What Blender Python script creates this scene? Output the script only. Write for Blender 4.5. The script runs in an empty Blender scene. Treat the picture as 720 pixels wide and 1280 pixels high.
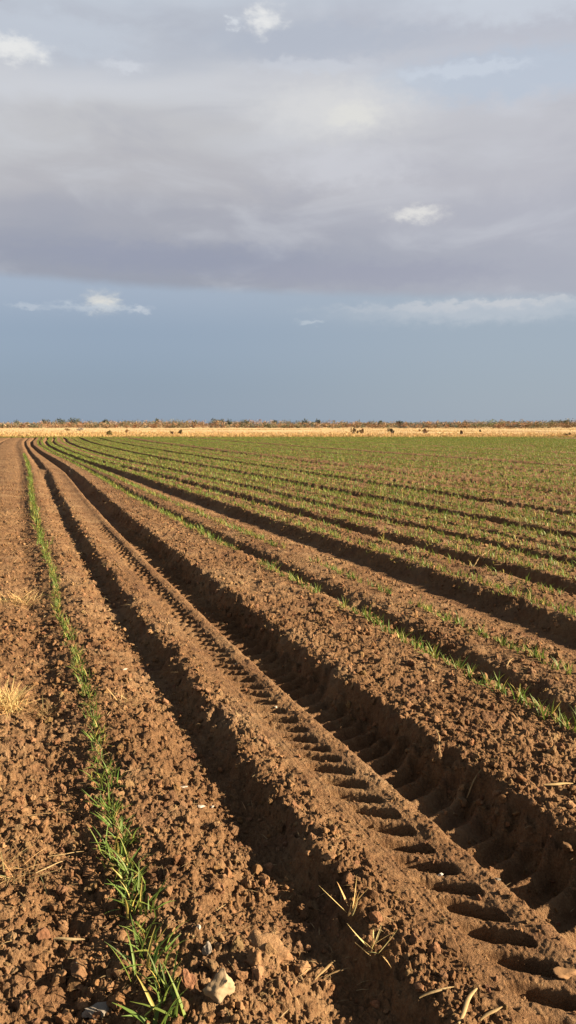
import bpy, math
import numpy as np
from mathutils import Vector, Matrix

rng = np.random.default_rng(11)
scn = bpy.context.scene
COL = scn.collection
R = math.radians

# ------------------------------------------------------------------ camera
CAM_H = 1.5
cam_d = bpy.data.cameras.new('camera')
cam = bpy.data.objects.new('camera', cam_d); COL.objects.link(cam)
cam_d.sensor_fit = 'VERTICAL'; cam_d.sensor_height = 36.0
cam_d.lens = 36.0 * 1000 / 1280
cam_d.clip_start = 0.05; cam_d.clip_end = 20000
cam.location = (0, 0, CAM_H)
cam.rotation_euler = (math.pi / 2 - math.atan(0.1085), 0, 0)
scn.camera = cam

# ------------------------------------------------------------------ sun, exposure
SUN_EL, SUN_AZ = R(21), R(100)          # azimuth clockwise from +Y (view direction): from the right
sun_d = bpy.data.lights.new('sun', 'SUN'); sun_d.energy = 5.0; sun_d.angle = R(0.55)
sun_d.color = (1.0, 0.80, 0.57)
sun = bpy.data.objects.new('sun', sun_d); COL.objects.link(sun)
sdir = Vector((math.sin(SUN_AZ) * math.cos(SUN_EL), math.cos(SUN_AZ) * math.cos(SUN_EL), math.sin(SUN_EL)))
sun.rotation_euler = sdir.to_track_quat('Z', 'Y').to_euler()
sun.location = (30, -5, 20)
scn.view_settings.view_transform = 'Standard'
scn.view_settings.look = 'None'
EXPO = 2.15
scn.view_settings.exposure = EXPO
scn.view_settings.gamma = 1.0
scn.view_settings.use_curve_mapping = False

# ------------------------------------------------------------------ node helper
class NT:
    def __init__(s, tree):
        s.t = tree; tree.nodes.clear()
    def n(s, typ, **kw):
        nd = s.t.nodes.new(typ)
        for k, v in kw.items(): setattr(nd, k, v)
        return nd
    def put(s, sock, v):
        if hasattr(v, 'is_output'): s.t.links.new(v, sock)
        elif isinstance(v, (tuple, list)):
            v = tuple(v)
            if sock.type == 'RGBA' and len(v) == 3: v = v + (1,)
            sock.default_value = v
        else: sock.default_value = v
    def m(s, op, a, b=0.0, c=0.0, clamp=False):
        nd = s.n('ShaderNodeMath', operation=op, use_clamp=clamp)
        s.put(nd.inputs[0], a); s.put(nd.inputs[1], b); s.put(nd.inputs[2], c)
        return nd.outputs[0]
    def mix(s, f, a, b, blend='MIX'):
        nd = s.n('ShaderNodeMix', data_type='RGBA', blend_type=blend)
        s.put(nd.inputs[0], f); s.put(nd.inputs[6], a); s.put(nd.inputs[7], b)
        return nd.outputs[2]
    def noise(s, vec, scale, detail=4, rough=0.55, dist=0.0):
        nd = s.n('ShaderNodeTexNoise')
        s.put(nd.inputs['Vector'], vec)
        nd.inputs['Scale'].default_value = scale; nd.inputs['Detail'].default_value = detail
        nd.inputs['Roughness'].default_value = rough; nd.inputs['Distortion'].default_value = dist
        return nd.outputs[0]
    def ramp(s, f, stops, interp='LINEAR'):
        nd = s.n('ShaderNodeValToRGB'); cr = nd.color_ramp; cr.interpolation = interp
        while len(cr.elements) < len(stops): cr.elements.new(0.5)
        for e, (p, c) in zip(cr.elements, stops):
            e.position = p; e.color = (c if isinstance(c, (tuple, list)) else (c, c, c)) + (1,) if isinstance(c, tuple) else (c, c, c, 1)
        s.put(nd.inputs[0], f)
        return nd.outputs[0]
    def comb(s, x, y, z):
        nd = s.n('ShaderNodeCombineXYZ')
        s.put(nd.inputs[0], x); s.put(nd.inputs[1], y); s.put(nd.inputs[2], z)
        return nd.outputs[0]
    def smooth(s, v, a, b):
        nd = s.n('ShaderNodeMapRange', interpolation_type='SMOOTHSTEP')
        s.put(nd.inputs[0], v); nd.inputs[1].default_value = a; nd.inputs[2].default_value = b
        return nd.outputs[0]

def srgb(r, g, b):
    f = lambda c: (c / 255 / 12.92) if c / 255 <= 0.04045 else ((c / 255 + 0.055) / 1.055) ** 2.4
    return (f(r), f(g), f(b))

# ------------------------------------------------------------------ sky with cloud layers
world = bpy.data.worlds.new('World'); scn.world = world; world.use_nodes = True
w = NT(world.node_tree)
SKY_K = 0.1
tc = w.n('ShaderNodeTexCoord').outputs['Generated']
sep = w.n('ShaderNodeSeparateXYZ'); w.put(sep.inputs[0], tc)
dx, dy, dz = sep.outputs
az = w.m('MULTIPLY', w.m('ARCTAN2', dx, dy), 180 / math.pi)      # degrees, + to the right
el = w.m('MULTIPLY', w.m('ARCSINE', dz), 180 / math.pi)
sky = w.n('ShaderNodeTexSky', sky_type='NISHITA', sun_disc=False)
sky.sun_elevation = SUN_EL; sky.sun_rotation = SUN_AZ
# slow wavy offsets
vstretch = w.comb(w.m('MULTIPLY', az, 0.035), w.m('MULTIPLY', el, 0.16), w.m('MULTIPLY', dy, 0.3))
n1 = w.noise(vstretch, 1.0, 5, 0.5, 0.3)
n2 = w.noise(w.comb(w.m('MULTIPLY', az, 0.12), w.m('MULTIPLY', el, 0.34), 3.1), 1.0, 6, 0.52, 0.5)
n3 = w.noise(w.comb(w.m('MULTIPLY', az, 0.55), w.m('MULTIPLY', el, 1.2), 7.7), 1.0, 5, 0.55, 0.3)
nn = w.m('ADD', w.m('MULTIPLY', w.m('SUBTRACT', n1, 0.5), 7.0), w.m('MULTIPLY', w.m('SUBTRACT', n2, 0.5), 3.0))
K = 1 / SKY_K / 2 ** EXPO
def sc(c): c = srgb(*c); return (c[0], c[1], c[2])
ele = w.m('ADD', el, w.m('MULTIPLY', nn, 1.0))
def er(stops, v=None):
    return w.ramp(w.m('DIVIDE', ele if v is None else v, 40.0, clamp=True), [(e / 40.0, sc(c)) for e, c in stops], 'EASE')
# clear air under the bank
low = er([(0, (137, 154, 174)), (2.5, (134, 151, 172)), (6, (141, 157, 178)), (9.5, (158, 170, 188)), (12, (163, 174, 190))], w.m('ADD', el, w.m('MULTIPLY', nn, 0.12)))
bank = er([(8.5, (146, 150, 163)), (10.5, (151, 153, 165)), (13, (165, 165, 174)), (16, (181, 179, 183)), (19, (193, 192, 194)), (21.5, (203, 204, 208)), (24, (184, 188, 197)), (27, (194, 201, 211)), (33, (120, 126, 136))])
# right side of the bank is paler
bank = w.mix(w.m('MULTIPLY', w.m('MULTIPLY', w.smooth(az, -10, 16), 0.42), w.smooth(el, 30, 24)), bank, sc((190, 190, 200)))
low = w.mix(w.m('MULTIPLY', w.smooth(az, -14, 18), 0.6), low, sc((163, 174, 185)))
bank = w.mix(w.m('MULTIPLY', w.smooth(n2, 0.47, 0.75), 0.35), bank, sc((206, 208, 214)))
bank = w.mix(w.m('MULTIPLY', w.smooth(n2, 0.52, 0.25), 0.22), bank, sc((158, 160, 175)))
# bottom edge of the bank: about 9.6 deg on the left, 8.2 on the right
edge = w.m('ADD', w.m('SUBTRACT', 9.0, w.m('MULTIPLY', az, 0.035)), w.m('MULTIPLY', w.m('SUBTRACT', n3, 0.5), 0.35))
edge = w.m('ADD', edge, w.m('MULTIPLY', w.m('SUBTRACT', n1, 0.5), 0.8))
dl = w.m('SUBTRACT', el, edge)
fm = w.smooth(dl, -0.25, 0.55)
col = w.mix(fm, low, bank)
# blue-grey gap at the upper right
nA = w.noise(w.comb(w.m('MULTIPLY', az, 0.9), w.m('MULTIPLY', el, 1.6), 11.3), 1.0, 6, 0.6, 0.0)
nB = w.noise(w.comb(w.m('MULTIPLY', az, 0.9), w.m('MULTIPLY', el, 1.6), 23.9), 1.0, 6, 0.6, 0.0)
azw = w.m('ADD', az, w.m('MULTIPLY', w.m('SUBTRACT', nA, 0.5), 3.2))
elw = w.m('ADD', el, w.m('MULTIPLY', w.m('SUBTRACT', nB, 0.5), 1.6))
def blob(a0, e0, ra, re, soft=1.0, dist=0.6, thr=(0.25, 0.85), nz=None):
    a = w.m('DIVIDE', w.m('SUBTRACT', azw, a0), ra); e = w.m('DIVIDE', w.m('SUBTRACT', elw, e0), re)
    r2 = w.m('ADD', w.m('MULTIPLY', a, a), w.m('MULTIPLY', e, e))
    g = w.m('POWER', 2.718, w.m('MULTIPLY', r2, -1.0))
    g = w.m('MULTIPLY', g, w.m('ADD', 1 - dist, w.m('MULTIPLY', (n3 if nz is None else nz), 2 * dist)))
    return w.smooth(g, *thr)
for a0, e0, ra, re, c, k, thr, dist in [
    (14, 21.8, 9, 1.6, (184, 194, 208), 0.8, (0.15, 0.8), 0.5),
    (2, 24.3, 10, 1.3, (176, 183, 196), 0.6, (0.2, 0.9), 0.5),
    (-16, 23.8, 8, 1.5, (196, 203, 213), 0.6, (0.2, 0.9), 0.5),
    (16, 25.8, 9, 1.6, (203, 209, 218), 0.7, (0.2, 0.9), 0.5),
    (3.4, 20.4, 6.0, 2.0, (217, 216, 215), 0.85, (0.05, 1.0), 0.3),
    (4.0, 17.2, 6.0, 1.6, (205, 205, 210), 0.75, (0.05, 1.0), 0.4),
    (-8, 11.3, 13, 1.2, (143, 147, 167), 0.6, (0.05, 1.0), 0.3),
    (6, 10.3, 10, 0.9, (152, 153, 170), 0.6, (0.05, 1.0), 0.3),
    (4.5, 20.2, 2.4, 0.9, (226, 224, 217), 0.7, (0.2, 1.0), 0.3),
    (-18.0, 22.8, 2.2, 0.75, (234, 233, 230), 0.9, (0.1, 1.0), 0.7),
    (-11.0, 22.6, 1.6, 0.4, (214, 217, 223), 0.7, (0.05, 1.2), 0.7),
    (-1.6, 25.4, 1.2, 0.8, (238, 237, 234), 0.9, (0.05, 1.2), 0.8),
    (-3.7, 25.2, 0.5, 0.4, (222, 226, 230), 0.7, (0.05, 1.2), 0.8),
    (8.8, 14.1, 1.9, 0.55, (228, 225, 220), 0.9, (0.05, 1.2), 0.7),
    (1.5, 22.9, 5.0, 0.5, (204, 208, 216), 0.5, (0.2, 0.9), 0.7),
    (12, 22.3, 5.0, 0.5, (205, 212, 222), 0.6, (0.2, 0.9), 0.7),
    (-12.9, 8.3, 1.15, 0.75, (220, 217, 210), 0.95, (0.05, 1.2), 0.8),
    (-13.6, 7.9, 3.2, 0.30, (188, 196, 206), 0.7, (0.05, 1.2), 0.8),
    (-17.8, 7.9, 0.9, 0.20, (180, 188, 200), 0.8, (0.05, 1.2), 0.8),
    (-10.2, 7.85, 1.0, 0.22, (192, 198, 207), 0.8, (0.05, 1.2), 0.8),
    (1.5, 7.2, 0.9, 0.18, (180, 189, 200), 0.8, (0.05, 1.2), 0.8),
    (13.5, 7.7, 9.5, 0.85, (180, 187, 197), 0.85, (0.05, 1.0), 0.35),
    (12.0, 8.0, 9.0, 0.30, (192, 195, 202), 0.6, (0.05, 1.2), 0.8),
    (15.0, 8.2, 6.0, 0.22, (202, 202, 205), 0.6, (0.05, 1.2), 0.8)]:
    col = w.mix(w.m('MULTIPLY', blob(a0, e0, ra, re, thr=thr, dist=dist), k), col, sc(c))
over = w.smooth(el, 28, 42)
col = w.mix(over, col, sc((122, 126, 135)))  # unseen overhead sky, added darker to cut the fill light in shadows
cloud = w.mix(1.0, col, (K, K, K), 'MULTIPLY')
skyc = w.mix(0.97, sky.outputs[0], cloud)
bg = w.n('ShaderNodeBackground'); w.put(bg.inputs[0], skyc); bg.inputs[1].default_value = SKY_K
wo = w.n('ShaderNodeOutputWorld'); w.t.links.new(bg.outputs[0], wo.inputs[0])

# ------------------------------------------------------------------ numpy noise
def _h(ix, iy, s):
    n = (ix.astype(np.int64) * 374761393 + iy.astype(np.int64) * 668265263 + s * 1274126177) & 0xFFFFFFFF
    n = ((n ^ (n >> 13)) * 1274126177) & 0xFFFFFFFF
    n = ((n ^ (n >> 16)) * 2246822519) & 0xFFFFFFFF
    return ((n ^ (n >> 15)) & 0xFFFFFF) / float(0xFFFFFF)
def vnoise(x, y, s=0):
    xi = np.floor(x); yi = np.floor(y); fx = x - xi; fy = y - yi
    fx = fx * fx * fx * (fx * (fx * 6 - 15) + 10); fy = fy * fy * fy * (fy * (fy * 6 - 15) + 10)
    a = _h(xi, yi, s); b = _h(xi + 1, yi, s); c = _h(xi, yi + 1, s); d = _h(xi + 1, yi + 1, s)
    return ((a * (1 - fx) + b * fx) * (1 - fy) + (c * (1 - fx) + d * fx) * fy) * 2 - 1
def fbm(x, y, s=0, o=3):
    t = 0; a = 1; k = 0
    for i in range(o):
        t = t + a * vnoise(x * 2 ** i + 7.3 * i, y * 2 ** i - 3.1 * i, s + i); k += a; a *= 0.5
    return t / k
def domes(x, y, s=0):
    """height 0..1 of broken angular lumps, one per cell, randomly sized and tilted"""
    xi = np.floor(x); yi = np.floor(y); best = np.zeros_like(x)
    for ox in (-1, 0, 1):
        for oy in (-1, 0, 1):
            cx = xi + ox; cy = yi + oy
            px = x - cx - _h(cx, cy, s); py = y - cy - _h(cx, cy, s + 1)
            rad = 0.26 + 0.62 * _h(cx, cy, s + 2) ** 1.7
            th = 6.283 * _h(cx, cy, s + 4); ct = np.cos(th); st = np.sin(th)
            ex = 0.7 + 0.6 * _h(cx, cy, s + 3)
            qx = (ct * px + st * py) * ex; qy = (-st * px + ct * py) / ex
            d = np.maximum(np.abs(qx), np.maximum(np.abs(.5 * qx + .87 * qy), np.abs(.45 * qx - .9 * qy)))
            d = .75 * d + .25 * np.sqrt(qx * qx + qy * qy)
            d = d / rad
            tl = (_h(cx, cy, s + 5) - .5) * 1.5
            hh = rad * np.minimum(np.clip(1 - d, 0, 1) * 2.2, .82 + tl * (qx + .4 * qy) / rad)
            best = np.maximum(best, hh)
    return best

# ------------------------------------------------------------------ the field: rows in ground coordinates
SL = 0.344
KU = np.array([-0.7, .36, .84, 1.12, 1.45, 1.85, 2.75, 3.4, 5.2, 6.2, 9.5, 12.5])
KY = np.array([0, 2.3, 4.2, 8, 17, 26, 34, 45, 60, 74, 87, 100])
KT = np.array([
    [-.70, .36, .84, 1.12, 1.56, 2.00, 2.80, 3.43, 5.20, 6.20, 9.5, 12.5],
    [-.70, .36, .83, 1.11, 1.56, 2.00, 2.80, 3.43, 5.20, 6.20, 9.5, 12.5],
    [-.70, .36, .80, 1.08, 1.45, 1.85, 2.75, 3.4, 5.2, 6.2, 9.5, 12.5],
    [-.70, .36, .76, 1.02, 1.42, 1.83, 2.72, 3.4, 5.2, 6.2, 9.5, 12.5],
    [-.70, .33, .77, 1.02, 1.42, 1.83, 2.45, 3.05, 4.80, 5.85, 9.4, 12.3],
    [-.80, .42, .84, 1.16, 1.52, 1.86, 2.38, 2.82, 4.15, 5.4, 9.2, 12.2],
    [-.90, .52, .84, 1.12, 1.43, 1.80, 2.28, 2.6, 3.5, 4.9, 9.0, 12.1],
    [-1.0, .50, .84, 1.05, 1.28, 1.58, 2.0, 2.35, 3.3, 4.7, 8.9, 12.0],
    [-1.2, .50, .84, 1.03, 1.20, 1.45, 1.9, 2.3, 3.25, 4.7, 8.9, 12.0],
    [-1.2, .50, .84, 1.05, 1.28, 1.60, 2.1, 2.5, 3.5, 4.9, 9.0, 12.0],
    [-1.2, .50, .84, 1.10, 1.42, 1.78, 2.3, 2.8, 3.9, 5.2, 9.2, 12.2],
    [-1.2, .50, .84, 1.10, 1.42, 1.80, 2.3, 2.8, 3.9, 5.2, 9.2, 12.2]])
WY = np.array([0, 12, 22, 28, 35, 45, 60, 74, 87, 100, 130])
WV = np.array([0, 0, .1, .12, .09, .08, .12, .3, .75, 1.3, 3.0])
_yy = np.linspace(-20, 140, 3201)
def _sm(v, k=41):
    p = np.pad(v, k // 2, 'edge'); return np.convolve(p, np.ones(k) / k, 'valid')
_W = _sm(_sm(np.interp(_yy, WY, WV)))
_K = [_sm(_sm(np.interp(_yy, KY, KT[:, i]))) for i in range(len(KU))]
def knots(Y):
    return np.stack([np.interp(Y, _yy, k) for k in _K])
def to_u(X, Y):
    uo = X + SL * Y - np.interp(Y, _yy, _W)
    k = knots(Y)
    u = np.where(uo < k[0], KU[0] + (uo - k[0]), KU[-1] + (uo - k[-1]))
    for i in range(len(KU) - 1):
        m = (uo >= k[i]) & (uo < k[i + 1])
        u = np.where(m, KU[i] + (uo - k[i]) / (k[i + 1] - k[i]) * (KU[i + 1] - KU[i]), u)
    return u
def to_x(u, Y):
    k = knots(Y)
    uo = np.where(u < KU[0], k[0] + (u - KU[0]), k[-1] + (u - KU[-1]))
    for i in range(len(KU) - 1):
        m = (u >= KU[i]) & (u < KU[i + 1])
        uo = np.where(m, k[i] + (u - KU[i]) / (KU[i + 1] - KU[i]) * (k[i + 1] - k[i]), uo)
    return uo + np.interp(Y, _yy, _W) - SL * Y

PU, PZ = zip(*[(-30, 0), (-1.15, .0), (-.9, -.01), (-.72, -.08), (-.6, .01), (-.3, .015), (-.02, -.01), (.1, -.036), (.2, -.030), (.27, -.008), (.36, .005), (.5, .018),
    (.62, .005), (.72, -.026), (.8, -.050), (.87, -.066), (.93, -.068), (.965, -.055), (1.0, -.012), (1.03, .018), (1.09, .028), (1.18, .012), (1.23, .0),
    (1.27, -.008), (1.37, -.010), (1.405, .0), (1.43, .005), (1.465, .002), (1.495, -.008), (1.515, -.075), (1.55, -.118), (1.62, -.134), (1.70, -.142), (1.77, -.130), (1.82, -.08), (1.86, -.01), (1.885, .025), (1.93, .036),
    (2.1, .028), (2.4, .02), (2.68, .012), (2.78, -.012), (2.83, -.045), (2.89, -.045), (2.93, .0), (3.0, .025), (3.15, .03), (3.35, .02), (3.55, .01), (3.66, -.01),
    (3.75, -.058), (3.84, -.088), (4.02, -.096), (4.12, -.075), (4.20, -.02), (4.26, .03), (4.45, .02), (4.7, .03), (4.92, .01), (5.0, -.045), (5.09, -.088), (5.17, -.08), (5.24, .01), (5.3, .03),
    (5.7, .02), (5.95, .01), (6.03, -.08), (6.13, -.085), (6.2, .02), (6.6, .02), (6.76, -.04), (6.85, .015), (7.4, .015), (7.48, -.04), (7.58, -.11), (7.68, -.10), (7.75, .03), (8.3, .02), (8.4, -.06), (8.47, .02),
    (9.2, .02), (9.27, -.05), (9.38, -.14), (9.48, -.12), (9.56, .03), (10.4, .02), (10.5, -.08), (10.6, .02), (12.2, .01), (12.42, -.14), (12.6, .03),
    (14.4, .02), (14.6, -.12), (14.75, .03), (17, .02), (17.2, -.14), (17.4, .03), (20.1, .02), (20.5, -.14), (20.9, .03), (24.3, .02), (24.6, -.14), (24.9, .03),
    (29.6, .01), (30.0, -.09), (30.4, .02), (37.7, .0), (38, -.1), (38.3, .02), (400, 0)])
PU = np.array(PU); PZ = np.array(PZ)

def sstep(v, a, b):
    t = np.clip((v - a) / (b - a), 0, 1); return t * t * (3 - 2 * t)

def smooth_mask(u):
    """1 in the pressed tyre track, 0 on the loose tilled soil"""
    m = sstep(u, 1.13, 1.22) * (1 - sstep(u, 1.69, 1.80))
    m = np.maximum(m, 0.75 * sstep(u, 3.68, 3.78) * (1 - sstep(u, 4.04, 4.12)))
    m = np.maximum(m, 0.15 * sstep(u, .78, .88) * (1 - sstep(u, .97, 1.04)))
    m = np.maximum(m, 0.3 * sstep(u, 2.93, 3.0) * (1 - sstep(u, 3.5, 3.6)))
    return m

LUG = 0.128
def height(X, Y, spacing=None):
    X = np.asarray(X, float); Y = np.asarray(Y, float)
    sp = np.zeros_like(X) if spacing is None else spacing
    u = to_u(X, Y)
    sm = smooth_mask(u)
    # ragged furrow lips
    rag = fbm(X * 6, Y * 6, 5, 3) * 0.050 + fbm(X * 22, Y * 22, 9, 2) * 0.030
    uj = u + rag * (1 - 0.85 * sstep(u, 1.2, 1.26) * (1 - sstep(u, 1.6, 1.7)))
    z = np.interp(uj, PU, PZ)
    # soften the piecewise profile
    z = 0.5 * z + 0.25 * np.interp(uj + .02, PU, PZ) + 0.25 * np.interp(uj - .02, PU, PZ)
    z = z - (0.055 * np.clip(-np.cos((u - 9.89) / .84 * 2 * np.pi), 0, 1) ** 3 + 0.01 * np.cos((u - 9.89) / .42 * 2 * np.pi)) * sstep(u, 9.5, 9.9) * (1 - .6 * sstep(u, 16, 24))
    # the cut bank between two passes of the tractor
    gap = np.exp(-((Y - 26.8) / 1.1) ** 2)
    z = np.where((z < 0) & (u > .7) & (u < 2.2), z * (1 - 0.95 * gap), z)
    # beyond the break the smooth wheel track turns into a narrow furrow
    far = sstep(Y, 24, 27) * (u > 1.2) * (u < 1.7)
    z = z * (1 - far) + far * np.interp(u, [1.2, 1.5, 1.62, 1.72], [0.01, -.02, -.13, -.13])
    # tyre lug prints: left band
    uw = u + 0.006 * vnoise(Y * 7, X * 0 + 2, 33)
    lw = 0.55 + 0.45 * sstep(vnoise(Y * 1.3, X * 0, 71), -0.8, 0.3)
    ph = (Y + 0.42 * (uw - 1.30) + 0.022 * vnoise(Y * 4.3, uw * 7, 35)) / LUG
    fr = ph - np.floor(ph)
    rnd = _h(np.floor(ph), np.floor(ph) * 0, 77)
    cc = np.clip((uw - 1.245 - .02 * rnd) / (1.395 - 1.245 - .02 * rnd), 0, 1)
    hw = 0.33 * np.clip(4 * cc * (1 - cc), 0, 1) ** .22 + 1e-4
    pit = 1 - sstep(np.abs(fr - .42) / hw, .70, 1.08)
    across = (cc > 0) * (cc < 1) * (.45 + .55 * sstep(cc, 0, .5))
    near_t = 1 - sstep(Y, 20, 24)
    z = z - pit * across * (0.030 + 0.040 * rnd ** .7) * lw * (1 - sstep(Y, 9.5, 13.5))
    # right band: curved lug ridges climbing the wall
    du = np.clip(uw - 1.5, 0, None)
    ph2 = (Y - 0.25 * du - 1.3 * du * du + .010 * vnoise(Y * 6, uw * 5, 37)) / LUG + 0.4
    fr2 = ph2 - np.floor(ph2)
    ridge = sstep(fr2, .10, .50) * (1 - sstep(fr2, .56, .78))
    ac2 = (.55 * sstep(uw, 1.49, 1.53) + .45 * sstep(uw, 1.53, 1.66)) * (1 - sstep(uw, 1.79, 1.86))
    rnd2 = _h(np.floor(ph2), np.floor(ph2) * 0, 78)
    z = z + ridge * ac2 * (0.043 + 0.016 * rnd2) * (1 - sstep(Y, 10, 14))
    # crumbled fringe on the edge of the centre rib
    fringe = np.exp(-((uw - 1.515) / 0.02) ** 2) * (0.5 + 0.5 * vnoise(Y * 28, uw * 10, 55)) * near_t
    z = z + 0.008 * fringe
    # fine drag marks along the pressed soil
    rib = np.exp(-((uw - 1.452) / 0.04) ** 2)
    z = z + sm * (1 - .8 * rib) * near_t * 0.0016 * vnoise(u * 150, Y * 3.0, 61)
    z = z + rib * near_t * (0.010 * fbm(X * 17, Y * 17, 63, 3) + 0.006 * fbm(X * 60, Y * 60, 64, 2))
    z = z + sm * 0.008 * fbm(X * 9, Y * 9, 65, 3)
    # clods
    a_r = (1 - sm)
    patch = 0.65 + 0.55 * fbm(X * 1.1, Y * 1.1, 90, 2)
    wx = X + 0.02 * vnoise(X * 14, Y * 14, 101); wy = Y + 0.02 * vnoise(X * 14, Y * 14, 102)
    def fade(cell): return np.clip(1.3 - sp / cell, 0.55, 1)
    z = z + (0.018 * a_r) * fbm(X * 3.2, Y * 3.2, 1, 3)
    z = z + (0.015 * a_r) * fbm(X * 12, Y * 12, 2, 2) * fade(.2)
    z = z + a_r * patch * 0.022 * (domes(wx / 0.062, wy / 0.062, 10) - 0.29) * fade(.06)
    z = z + (a_r * (0.35 + 0.65 * patch) + 0.06 * sm) * 0.020 * (domes(wx / 0.031, wy / 0.031, 20) - 0.29) * fade(.031)
    z = z + (a_r + 0.26 * sm) * 0.012 * (domes(wx / 0.0145 + .3, wy / 0.0145, 30) - 0.29) * fade(.0145)
    z = z + (0.0035 * a_r + 0.0016 * sm) * fbm(X * 95, Y * 95, 40, 2) * np.clip(1 - sp / .02, 0, 1)
    # all relief dies out past the field
    return z * (1 - sstep(np.hypot(X, Y), 100, 112))

# ------------------------------------------------------------------ mesh helpers
def make_mesh(name, verts, faces, smooth=False, colors=None):
    me = bpy.data.meshes.new(name)
    verts = np.ascontiguousarray(verts, np.float32); faces = np.ascontiguousarray(faces, np.int32)
    nf, k = faces.shape
    me.vertices.add(len(verts)); me.vertices.foreach_set('co', verts.ravel())
    me.loops.add(nf * k); me.loops.foreach_set('vertex_index', faces.ravel())
    me.polygons.add(nf)
    me.polygons.foreach_set('loop_start', np.arange(nf, dtype=np.int32) * k)
    me.polygons.foreach_set('loop_total', np.full(nf, k, np.int32))
    me.polygons.foreach_set('use_smooth', np.full(nf, smooth, bool))
    if colors is not None:
        at = me.color_attributes.new('tint', 'FLOAT_COLOR', 'POINT')
        c = np.ones((len(verts), 4), np.float32); c[:, :3] = colors
        at.data.foreach_set('color', c.ravel())
    me.update(calc_edges=True)
    return me
def link(name, me, mat, parent=None, **props):
    o = bpy.data.objects.new(name, me); COL.objects.link(o)
    if mat is not None and len(me.materials) == 0: me.materials.append(mat)
    if parent: o.parent = parent
    for k, v in props.items(): o[k] = v
    return o

# ------------------------------------------------------------------ materials
def new_mat(name):
    m = bpy.data.materials.new(name); m.use_nodes = True; return m, NT(m.node_tree)
def finish(t, base, rough=1.0, normal=None, spec=0.1, transl=None):
    p = t.n('ShaderNodeBsdfPrincipled'); t.put(p.inputs['Base Color'], base)
    t.put(p.inputs['Roughness'], rough); p.inputs['Specular IOR Level'].default_value = spec
    if normal is not None: t.put(p.inputs['Normal'], normal)
    out = t.n('ShaderNodeOutputMaterial'); sh = p.outputs[0]
    if transl is not None:
        tr = t.n('ShaderNodeBsdfTranslucent'); t.put(tr.inputs[0], base)
        mx = t.n('ShaderNodeMixShader'); mx.inputs[0].default_value = transl
        t.t.links.new(sh, mx.inputs[1]); t.t.links.new(tr.outputs[0], mx.inputs[2]); sh = mx.outputs[0]
    t.t.links.new(sh, out.inputs[0])
def bump(t, h, strength=0.5, dist=0.01):
    b = t.n('ShaderNodeBump'); b.inputs['Strength'].default_value = strength; b.inputs['Distance'].default_value = dist
    t.put(b.inputs['Height'], h); return b.outputs[0]

SOIL = dict(dark=(0.058, 0.031, 0.0145), mid=(0.136, 0.075, 0.036), light=(0.222, 0.144, 0.073))
def soil_color(t, pos, k=1.0):
    a = t.noise(pos, 0.9, 4, 0.6)
    b = t.noise(pos, 22, 4, 0.65)
    c = t.noise(pos, 130, 3, 0.6)
    f = t.m('ADD', t.m('MULTIPLY', a, 0.45), t.m('ADD', t.m('MULTIPLY', b, 0.35), t.m('MULTIPLY', c, 0.35)))
    base = t.ramp(f, [(0.38, SOIL['dark']), (0.56, SOIL['mid']), (0.76, SOIL['light'])])
    # reddish moist patches
    r = t.noise(pos, 3.3, 3, 0.6)
    q = t.noise(pos, 1.7, 5, 0.65)
    base = t.mix(t.m('MULTIPLY', t.smooth(q, 0.50, 0.68), 0.40), base, (0.225, 0.152, 0.085))
    base = t.mix(t.m('MULTIPLY', t.smooth(r, 0.52, 0.70), 0.45), base, (0.082, 0.041, 0.025))
    return base
m_soil, t = new_mat('soil')
pos = t.n('ShaderNodeNewGeometry').outputs['Position']
base = soil_color(t, pos)
sp_ = t.noise(pos, 260, 2, 0.5)
base = t.mix(t.m('MULTIPLY', t.smooth(sp_, 0.66, 0.74), 0.5), base, (0.20, 0.14, 0.08))
hh = t.m('ADD', t.noise(pos, 190, 4, 0.65), t.m('MULTIPLY', t.noise(pos, 55, 3, 0.6), 1.3))
finish(t, base, 1.0, bump(t, hh, 0.9, 0.011))

m_clod, t = new_mat('clod_soil')
pos = t.n('ShaderNodeNewGeometry').outputs['Position']
at = t.n('ShaderNodeAttribute', attribute_name='tint').outputs['Color']
base = t.mix(1.0, soil_color(t, pos), at, 'MULTIPLY')
hh = t.m('ADD', t.noise(pos, 170, 4, 0.65), t.m('MULTIPLY', t.noise(pos, 60, 3, 0.6), 1.0))
finish(t, base, 1.0, bump(t, hh, 0.8, 0.005))

def simple_mat(name, c1, c2, scale, rough=0.9, spec=0.15, transl=None, bumpk=0.4, attr=False):
    m, t = new_mat(name)
    pos = t.n('ShaderNodeTexCoord').outputs['Object']
    oi = t.n('ShaderNodeObjectInfo').outputs['Random']
    f = t.m('ADD', t.m('MULTIPLY', t.noise(pos, scale, 4, 0.6), 0.8), t.m('MULTIPLY', oi, 0.25))
    base = t.ramp(f, [(0.3, c1), (0.72, c2)])
    if attr: base = t.mix(1.0, base, t.n('ShaderNodeAttribute', attribute_name='tint').outputs['Color'], 'MULTIPLY')
    finish(t, base, rough, bump(t, t.noise(pos, scale * 3, 4, 0.6), bumpk, 0.004), spec, transl)
    return m
m_leaf = simple_mat('leaf_green', (0.068, 0.118, 0.018), (0.145, 0.198, 0.036), 9, 0.55, 0.35, 0.35, 0.1, True)
m_straw = simple_mat('dry_straw', (0.22, 0.15, 0.068), (0.36, 0.265, 0.135), 25, 0.8, 0.2, 0.2, 0.2, True)
m_cream = simple_mat('cream_stone', (0.20, 0.14, 0.08), (0.31, 0.24, 0.15), 22)
m_grey = simple_mat('grey_stone', (0.12, 0.10, 0.08), (0.20, 0.175, 0.14), 25)
m_white = simple_mat('white_flake', (0.26, 0.22, 0.18), (0.36, 0.32, 0.27), 40)
m_tan = simple_mat('tan_stone', (0.12, 0.067, 0.03), (0.19, 0.11, 0.052), 25)
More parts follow.
